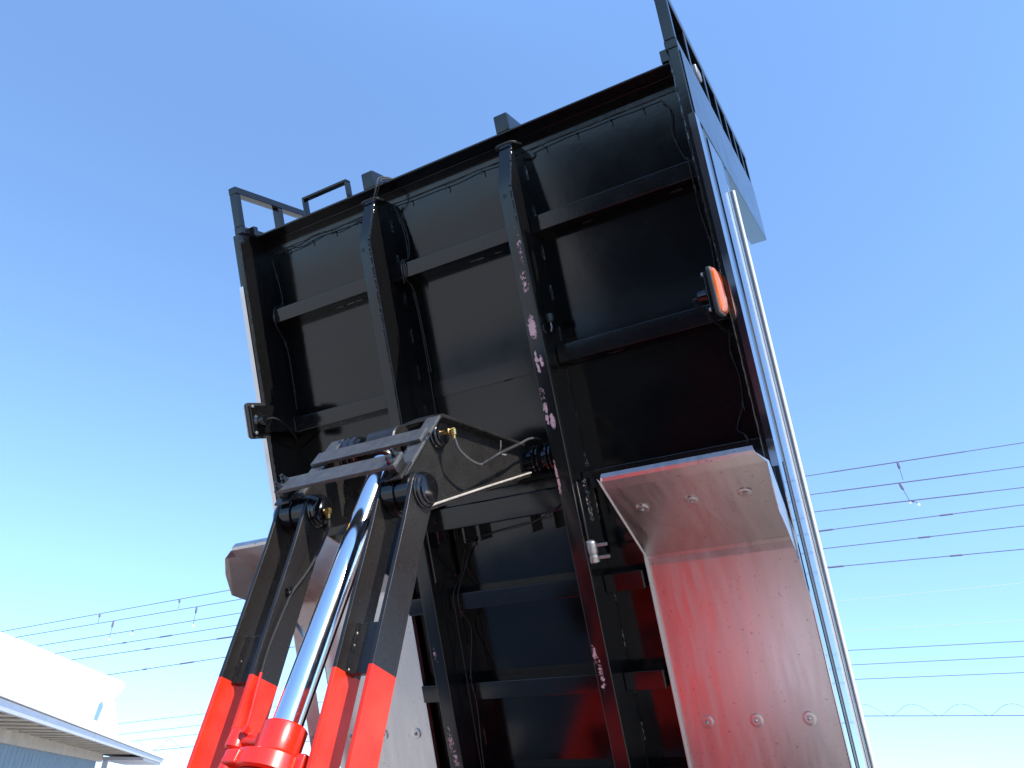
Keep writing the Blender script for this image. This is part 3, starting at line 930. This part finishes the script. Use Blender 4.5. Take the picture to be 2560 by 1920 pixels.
for s in (-1, 1):
    a, c = sorted((s * 0.36, s * 0.43))
    T_('chassis_rail', MB(False).box(a, c, -5.3, 0.35, 0.60, 0.82), 'red_paint', bevel=0.006)
    T_('sub_frame', MB(False).box(a, c, -3.4, 0.30, 0.822, 0.92), 'red_paint', bevel=0.006)
    T_('rear_hinge', MB(False).box(*sorted((s * 0.30, s * 0.36)), -0.08, 0.12, 0.60, 0.98), 'red_paint', bevel=0.008)
for y in (-3.2, -2.5, -1.84, -1.2, -0.3):
    T_('chassis_crossbar', MB(False).box(-0.36, 0.36, y - 0.06, y + 0.06, 0.66, 0.86), 'red_paint', bevel=0.006)
T_('hoist_base', MB(False).box(-0.30, 0.30, -2.05, -1.62, 0.58, 0.659), 'red_paint', bevel=0.006)
T_('oil_tank', MB(False).box(0.45, 0.92, -3.0, -2.3, 0.45, 0.82), 'black_paint', bevel=0.03, seg=3)
T_('red_reflection_deck', MB(False).box(-0.355, 0.355, -2.50, -1.10, 0.861, 0.875), 'red_paint')  # unseen red plate, added so the mudguards reflect more red
T_('red_reflection_slab', MB(False).box(-0.80, 0.80, 0.36, 1.05, 0.66, 0.80), 'red_paint', bevel=0.01)  # out of view; red slab added for the sloped mudguard panels to mirror
T_('reflection_box', MB(False).box(0.45, 0.90, -2.25, -1.30, 0.48, 0.84), 'gutter_grey', bevel=0.03, seg=3)  # unseen box, added only as something for the right mudguard to reflect
T_('battery_box', MB(False).box(-0.92, -0.45, -3.0, -2.4, 0.45, 0.80), 'black_paint', bevel=0.02, seg=3)
for s in (-1, 1):
    for y, x in ((-0.78, 0.86), (-0.78, 0.60), (-4.4, 0.84)):
        wh = T_('wheel', MB(False).lathe((s * x - 0.11, y, 0.42), (1, 0, 0), [(0, 0.25), (0, 0.36), (0.03, 0.41), (0.06, 0.42), (0.16, 0.42), (0.19, 0.41), (0.22, 0.36), (0.22, 0.25)], 40), 'tyre', smooth=True)
        T_('rim', MB(False).lathe((s * x - 0.10, y, 0.42), (1, 0, 0), [(0, 0.08), (0.02, 0.249), (0.18, 0.249), (0.20, 0.08)], 32), 'zinc', wh, smooth=True)
T_('rear_axle', MB(False).lathe((-0.70, -0.78, 0.42), (1, 0, 0), [(0, 0.07), (1.4, 0.07)], 20), 'red_paint', smooth=True)
cab = T_('cab', MB(False).add([(x, y, z) for x in (-1.03, 1.03) for (y, z) in ((-3.60, 0.75), (-5.35, 0.55), (-5.42, 1.30), (-5.10, 2.25), (-3.60, 2.33))],
                              [(0, 1, 2, 3, 4), (9, 8, 7, 6, 5), (0, 5, 6, 1), (1, 6, 7, 2), (2, 7, 8, 3), (3, 8, 9, 4), (4, 9, 5, 0)]), 'dark_cab', bevel=0.06, seg=4)
T_('rear_window', MB(False).box(-0.55, 0.55, -3.598, -3.592, 1.45, 1.95), 'cab_glass', cab)
T_('windscreen', MB(False).add([(-0.92, -5.400, 1.40), (0.92, -5.400, 1.40), (0.86, -5.135, 2.17), (-0.86, -5.135, 2.17)], [(0, 1, 2, 3)]), 'cab_glass', cab)
for s in (-1, 1):
    T_('side_window', MB(False).box(*sorted((s * 1.031, s * 1.036)), -5.0, -4.0, 1.42, 2.05), 'cab_glass', cab)
    T_('cab_mirror', MB(False).box(*sorted((s * 1.12, s * 1.30)), -5.40, -5.34, 1.45, 1.85), 'rubber', cab, bevel=0.02)

# ------------------------------------------------------------------ white shed with deep eaves, lower left
ED = Vector((-0.3037586, 0.95274903, 0))
EN = Vector((-0.95274903, -0.3037586, 0))        # away from the yard
E0 = Vector((-12.749, 19.916, 2.0 + CAM_H))
SHED = Matrix(((ED.x, EN.x, 0, E0.x), (ED.y, EN.y, 0, E0.y), (0, 0, 1, 0), (0, 0, 0, 1)))   # x along the eave, y inwards, z up from the ground
shed = empty('eaved_shed', SHED)
tag(shed, 'white roofed shed with grey gutter, open rafters and blue boarded wall', 'building')


def S_(name, mb, m, parent=shed, **k):
    return make(name, mb, m, parent, M=SHED, **k)


ZE = 3.5
L0, L1 = -12.0, 44.8
S_('gutter', MB(False).box(L0, 14.0, -0.02, 0.10, ZE - 0.26, ZE).box(14.04, L1, -0.02, 0.10, ZE - 0.26, ZE), 'gutter_grey')
roof = S_('roof', MB(False).add([(L0, -0.10, ZE + 0.02), (L1 + 2.5, -0.10, ZE + 0.02), (L1 + 2.5, 6, ZE + 0.35), (L0, 6, ZE + 0.35), (L0, -0.10, ZE + 0.10), (L1 + 2.5, -0.10, ZE + 0.10), (L1 + 2.5, 6, ZE + 0.43), (L0, 6, ZE + 0.43)],
                                [(0, 1, 2, 3), (4, 7, 6, 5), (0, 4, 5, 1), (1, 5, 6, 2), (2, 6, 7, 3), (3, 7, 4, 0)]), 'white_paint')
for k in range(22):
    x = -4 + k * 2.35
    S_('roof_rib', MB(False).add([(x - 0.10, -0.12, ZE + 0.1005), (x + 0.10, -0.12, ZE + 0.1005), (x + 0.04, -0.12, ZE + 0.22), (x - 0.04, -0.12, ZE + 0.22), (x - 0.10, 5.9, ZE + 0.42), (x + 0.10, 5.9, ZE + 0.42), (x + 0.04, 5.9, ZE + 0.54), (x - 0.04, 5.9, ZE + 0.54)],
                                 [(0, 1, 2, 3), (4, 7, 6, 5), (0, 4, 5, 1), (1, 5, 6, 2), (2, 6, 7, 3), (3, 7, 4, 0)]), 'white_paint', roof)
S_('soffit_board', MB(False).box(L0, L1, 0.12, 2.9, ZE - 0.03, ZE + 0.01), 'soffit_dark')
for k in range(26):
    x = -6 + k * 1.75
    S_('rafter', MB(False).box(x - 0.45, x + 0.45, 0.11, 2.40, ZE - 0.085, ZE - 0.035), 'rafter_wood')
S_('wall_beam', MB(False).box(L0, 33.5, 2.42, 2.60, ZE - 0.52, ZE - 0.04), 'soffit_cream')
S_('end_fascia', MB(False).box(33.6, L1, 0.11, 2.60, ZE - 0.40, ZE - 0.22), 'gutter_grey')
wall = S_('wall', MB(False).box(L0, 33.0, 2.66, 2.80, 0, ZE - 0.05), 'blue_siding')
for k in range(60):
    x = -8 + k * 0.68
    S_('siding_board', MB(False).box(x - 0.325, x + 0.325, 2.615, 2.659, 0.02, ZE - 0.30), 'blue_siding', wall)
S_('far_post', MB(False).box(34.2, 34.5, 2.2, 2.5, 0, ZE - 0.41), 'gutter_grey')
# raised white upper storey behind the eave
up = MB(False)
poly = [(-9.0, 4.61), (22.9, 6.42), (23.0, 6.15), (20.8, 5.43), (24.6, 4.16), (24.6, 3.95), (-9.0, 3.8)]
np_ = len(poly)
up.add([(x, 0.6, z) for x, z in poly] + [(x, 3.4, z) for x, z in poly],
       [tuple(range(np_)), tuple(range(2 * np_ - 1, np_ - 1, -1))] + [(i, (i + 1) % np_, np_ + (i + 1) % np_, np_ + i) for i in range(np_)])
uw = S_('upper_wall', up, 'white_paint')
S_('blue_notch', MB(False).add([(16.6, 0.59, 4.20), (17.5, 0.59, 4.20), (18.1, 0.59, 4.85), (17.5, 0.59, 5.02), (17.0, 0.59, 4.85), (16.6, 0.60, 4.20), (17.5, 0.60, 4.20), (18.1, 0.60, 4.85), (17.5, 0.60, 5.02), (17.0, 0.60, 4.85)],
                              [(0, 1, 2, 3, 4), (5, 6, 7, 8, 9)]), 'blue_panel', uw)  # flat blue panel on the face of the upper wall

# ------------------------------------------------------------------ overhead wires
UPPER = [
    [(-13.083, 19.763, 3.573), (-6.929, 18.225, 4.251), (6.309, 14.915, 5.911), (10.488, 13.87, 6.231)],
    [(-12.604, 19.644, 3.407), (-6.762, 18.183, 3.996), (6.329, 14.91, 5.489), (10.34, 13.907, 5.72)],
    [(-11.904, 19.469, 3.165), (-6.426, 18.099, 3.699), (6.343, 14.907, 5.108), (10.215, 13.939, 5.286)],
    [(-11.307, 19.319, 2.962), (-6.486, 18.114, 3.418), (6.352, 14.904, 4.691), (10.113, 13.964, 4.932)],
    [(-10.821, 19.198, 2.791), (-6.532, 18.125, 3.158), (6.368, 14.9, 4.321), (9.991, 13.995, 4.51)],
    [(-9.71, 18.92, 2.409), (-6.618, 18.147, 2.707), (6.386, 14.896, 3.935), (9.861, 14.027, 4.06)]]
FAINT = [
    [(-12.786, 25.873, 3.053), (-9.208, 24.979, 3.289), (8.856, 20.463, 4.485), (13.307, 19.35, 4.709)],
    [(-12.782, 25.872, 2.561), (-9.414, 25.031, 2.824), (8.845, 20.466, 3.703), (13.037, 19.418, 3.773)]]
MID = [
    [(-14.146, 28.275, 1.96), (-10.327, 27.32, 2.253), (9.671, 22.321, 3.504), (14.065, 21.222, 3.574)],
    [(-13.11, 28.016, 1.688), (-10.39, 27.336, 1.906), (9.678, 22.319, 3.111), (13.95, 21.251, 3.176)],
    [(-12.499, 27.863, 1.478), (-10.467, 27.355, 1.629), (9.699, 22.314, 2.725), (13.833, 21.28, 2.77)]]
LOW = [[(-13.447, 32.224, 1.386), (-12.275, 31.931, 1.465), (11.334, 26.028, 2.075), (15.782, 24.916, 1.997)]]


WS = 3.0      # the wires run some 45 to 90 m off


def lift(p):
    return Vector((p[0] * WS, p[1] * WS, p[2] * WS + CAM_H))


def wire_path(pts):
    P = [lift(p) for p in pts]
    a = P[0] + (P[0] - P[1]).normalized() * 42
    b_ = P[3] + (P[3] - P[2]).normalized() * 42
    Q = [a] + P + [b_]
    return [p.lerp(q, k / 12) for p, q in zip(Q, Q[1:]) for k in range(12)] + [b_]


def at_x(path, x):
    for p, q in zip(path, path[1:]):
        if p.x <= x <= q.x:
            return p.lerp(q, (x - p.x) / (q.x - p.x))
    return path[-1]


def wire(pts, r, m, label, group='overhead wires behind the truck', name='overhead_wire'):
    path = wire_path(pts)
    o = make(name, MB(False).tube(path, r * WS, 6), m, smooth=True)
    tag(o, label, 'wire', group)
    return o, path


ORD = ['highest', 'second', 'third', 'fourth', 'fifth', 'sixth']
UL = ['highest of the six dark overhead wires, with hanging tags',
      'second from the top of the six dark overhead wires',
      'third from the top of the six dark overhead wires',
      'fourth from the top of the six dark overhead wires, with sleeves',
      'fifth from the top of the six dark overhead wires',
      'lowest of the six dark overhead wires, above the faint pair']
for i, pts in enumerate(UPPER):
    o, path = wire(pts, 0.0085, 'wire_dark', UL[i])
    if i < 3:
        # wrapped armour rods and a dangling spacer
        cx = (8.12, 8.05, 8.19)[i] * WS
        seg = [at_x(path, cx + k * 0.05 * WS) for k in range(-26, 27)]
        make('armour_rod', MB(False).tube(seg, WS * 0.0115, 6), 'wire_dark', o, M=IDENT)
    tags = {0: (-10.355, -8.188, 8.12), 1: (-9.906, -7.674, 8.05), 2: (-9.3, 8.19)}.get(i, ())
    for x in tags:
        p = at_x(path, x * WS)
        L = 0.42 if (i == 1 and x < 0) else (0.22 if x < 0 else 0.40)
        if i == 2:
            L = 0.06
        q = p + Vector((0.02 if i == 0 else (0.12 if x > 0 else 0.0), 0, -L)) * WS
        make('hanging_tag', MB(False).tube([p, p.lerp(q, 0.2), p.lerp(q, 0.35), p.lerp(q, 0.4), q], [r_ * WS for r_ in (0.02, 0.028, 0.024, 0.007, 0.007)], 6), 'wire_dark', o, M=IDENT)
        if i in (1, 2):
            make('tag_end', MB(False).lathe(q, (0, 0, -1), [(0, 0.03), (0.09, 0.10), (0.18, 0.03)], 8), 'white_paint', o, M=IDENT)
    for x, half in {3: ((-8.35, 0.18), (-9.45, 0.06), (8.74, 0.13), (6.45, 0.20)), 4: ((-6.785, 0.22), (-8.77, 0.08), (8.24, 0.12)), 5: ((-7.64, 0.20), (-8.716, 0.06), (8.70, 0.12), (6.5, 0.20))}.get(i, ()):
        x, half = x * WS, half * WS
        make('splice_sleeve', MB(False).tube([at_x(path, x - half), at_x(path, x - half * 0.8), at_x(path, x + half * 0.8), at_x(path, x + half)], [0.03, 0.055, 0.055, 0.03], 8), 'wire_dark', o, M=IDENT)
for i, pts in enumerate(FAINT):
    wire(pts, 0.005, 'wire_pale', ('upper' if i == 0 else 'lower') + ' of the two faint thin wires below the dark six')
ML = ['highest of the three evenly spaced wires low in the sky', 'middle of the three evenly spaced wires low in the sky', 'lowest of the three evenly spaced wires low in the sky']
for i, pts in enumerate(MID):
    wire(pts, 0.009, 'wire_dark', ML[i])
o, path = wire(LOW[0], 0.013, 'wire_dark', 'lowest wire of all, with a loose spiral wound round it')
hel = []
for k in range(900):
    x = (-17 + k * 0.04) * WS
    p = at_x(path, x)
    t = x / (1.38 * WS) * 2 * math.pi
    hel.append(p + Vector((0, 0.10 * math.cos(t), 0.17 + 0.17 * math.sin(t))) * WS)
make('spiral_wire', MB(False).tube(hel, 0.018, 5), 'wire_dark', o, M=IDENT)
make('messenger_wire', MB(False).tube([p + Vector((0, 0, 1.02)) for p in path], 0.0105, 5), 'wire_pale', o, M=IDENT)

# ------------------------------------------------------------------ unseen block added behind the camera so the gloss paint reflects something dark
wh_ = empty('reflection_block', TRUCK)
tag(wh_, 'unseen dark block added behind the camera to darken reflections in the black paint', 'building')
make('wall', MB(False).box(-3.6, 14.0, -16.5, -14.5, 0.0, 3.75), 'reflection_block_wall', wh_, M=TRUCK)
make('roof', MB(False).box(-3.7, 14.2, -16.7, -14.3, 3.754, 3.9), 'gutter_grey', wh_, M=TRUCK)
for x in (-1.0, 3.0, 7.0, 11.0):
    make('reflection_block_panel', MB(False).box(x - 1.4, x + 1.4, -14.499, -14.46, 0.0, 3.2), 'soffit_dark', wh_, M=TRUCK)
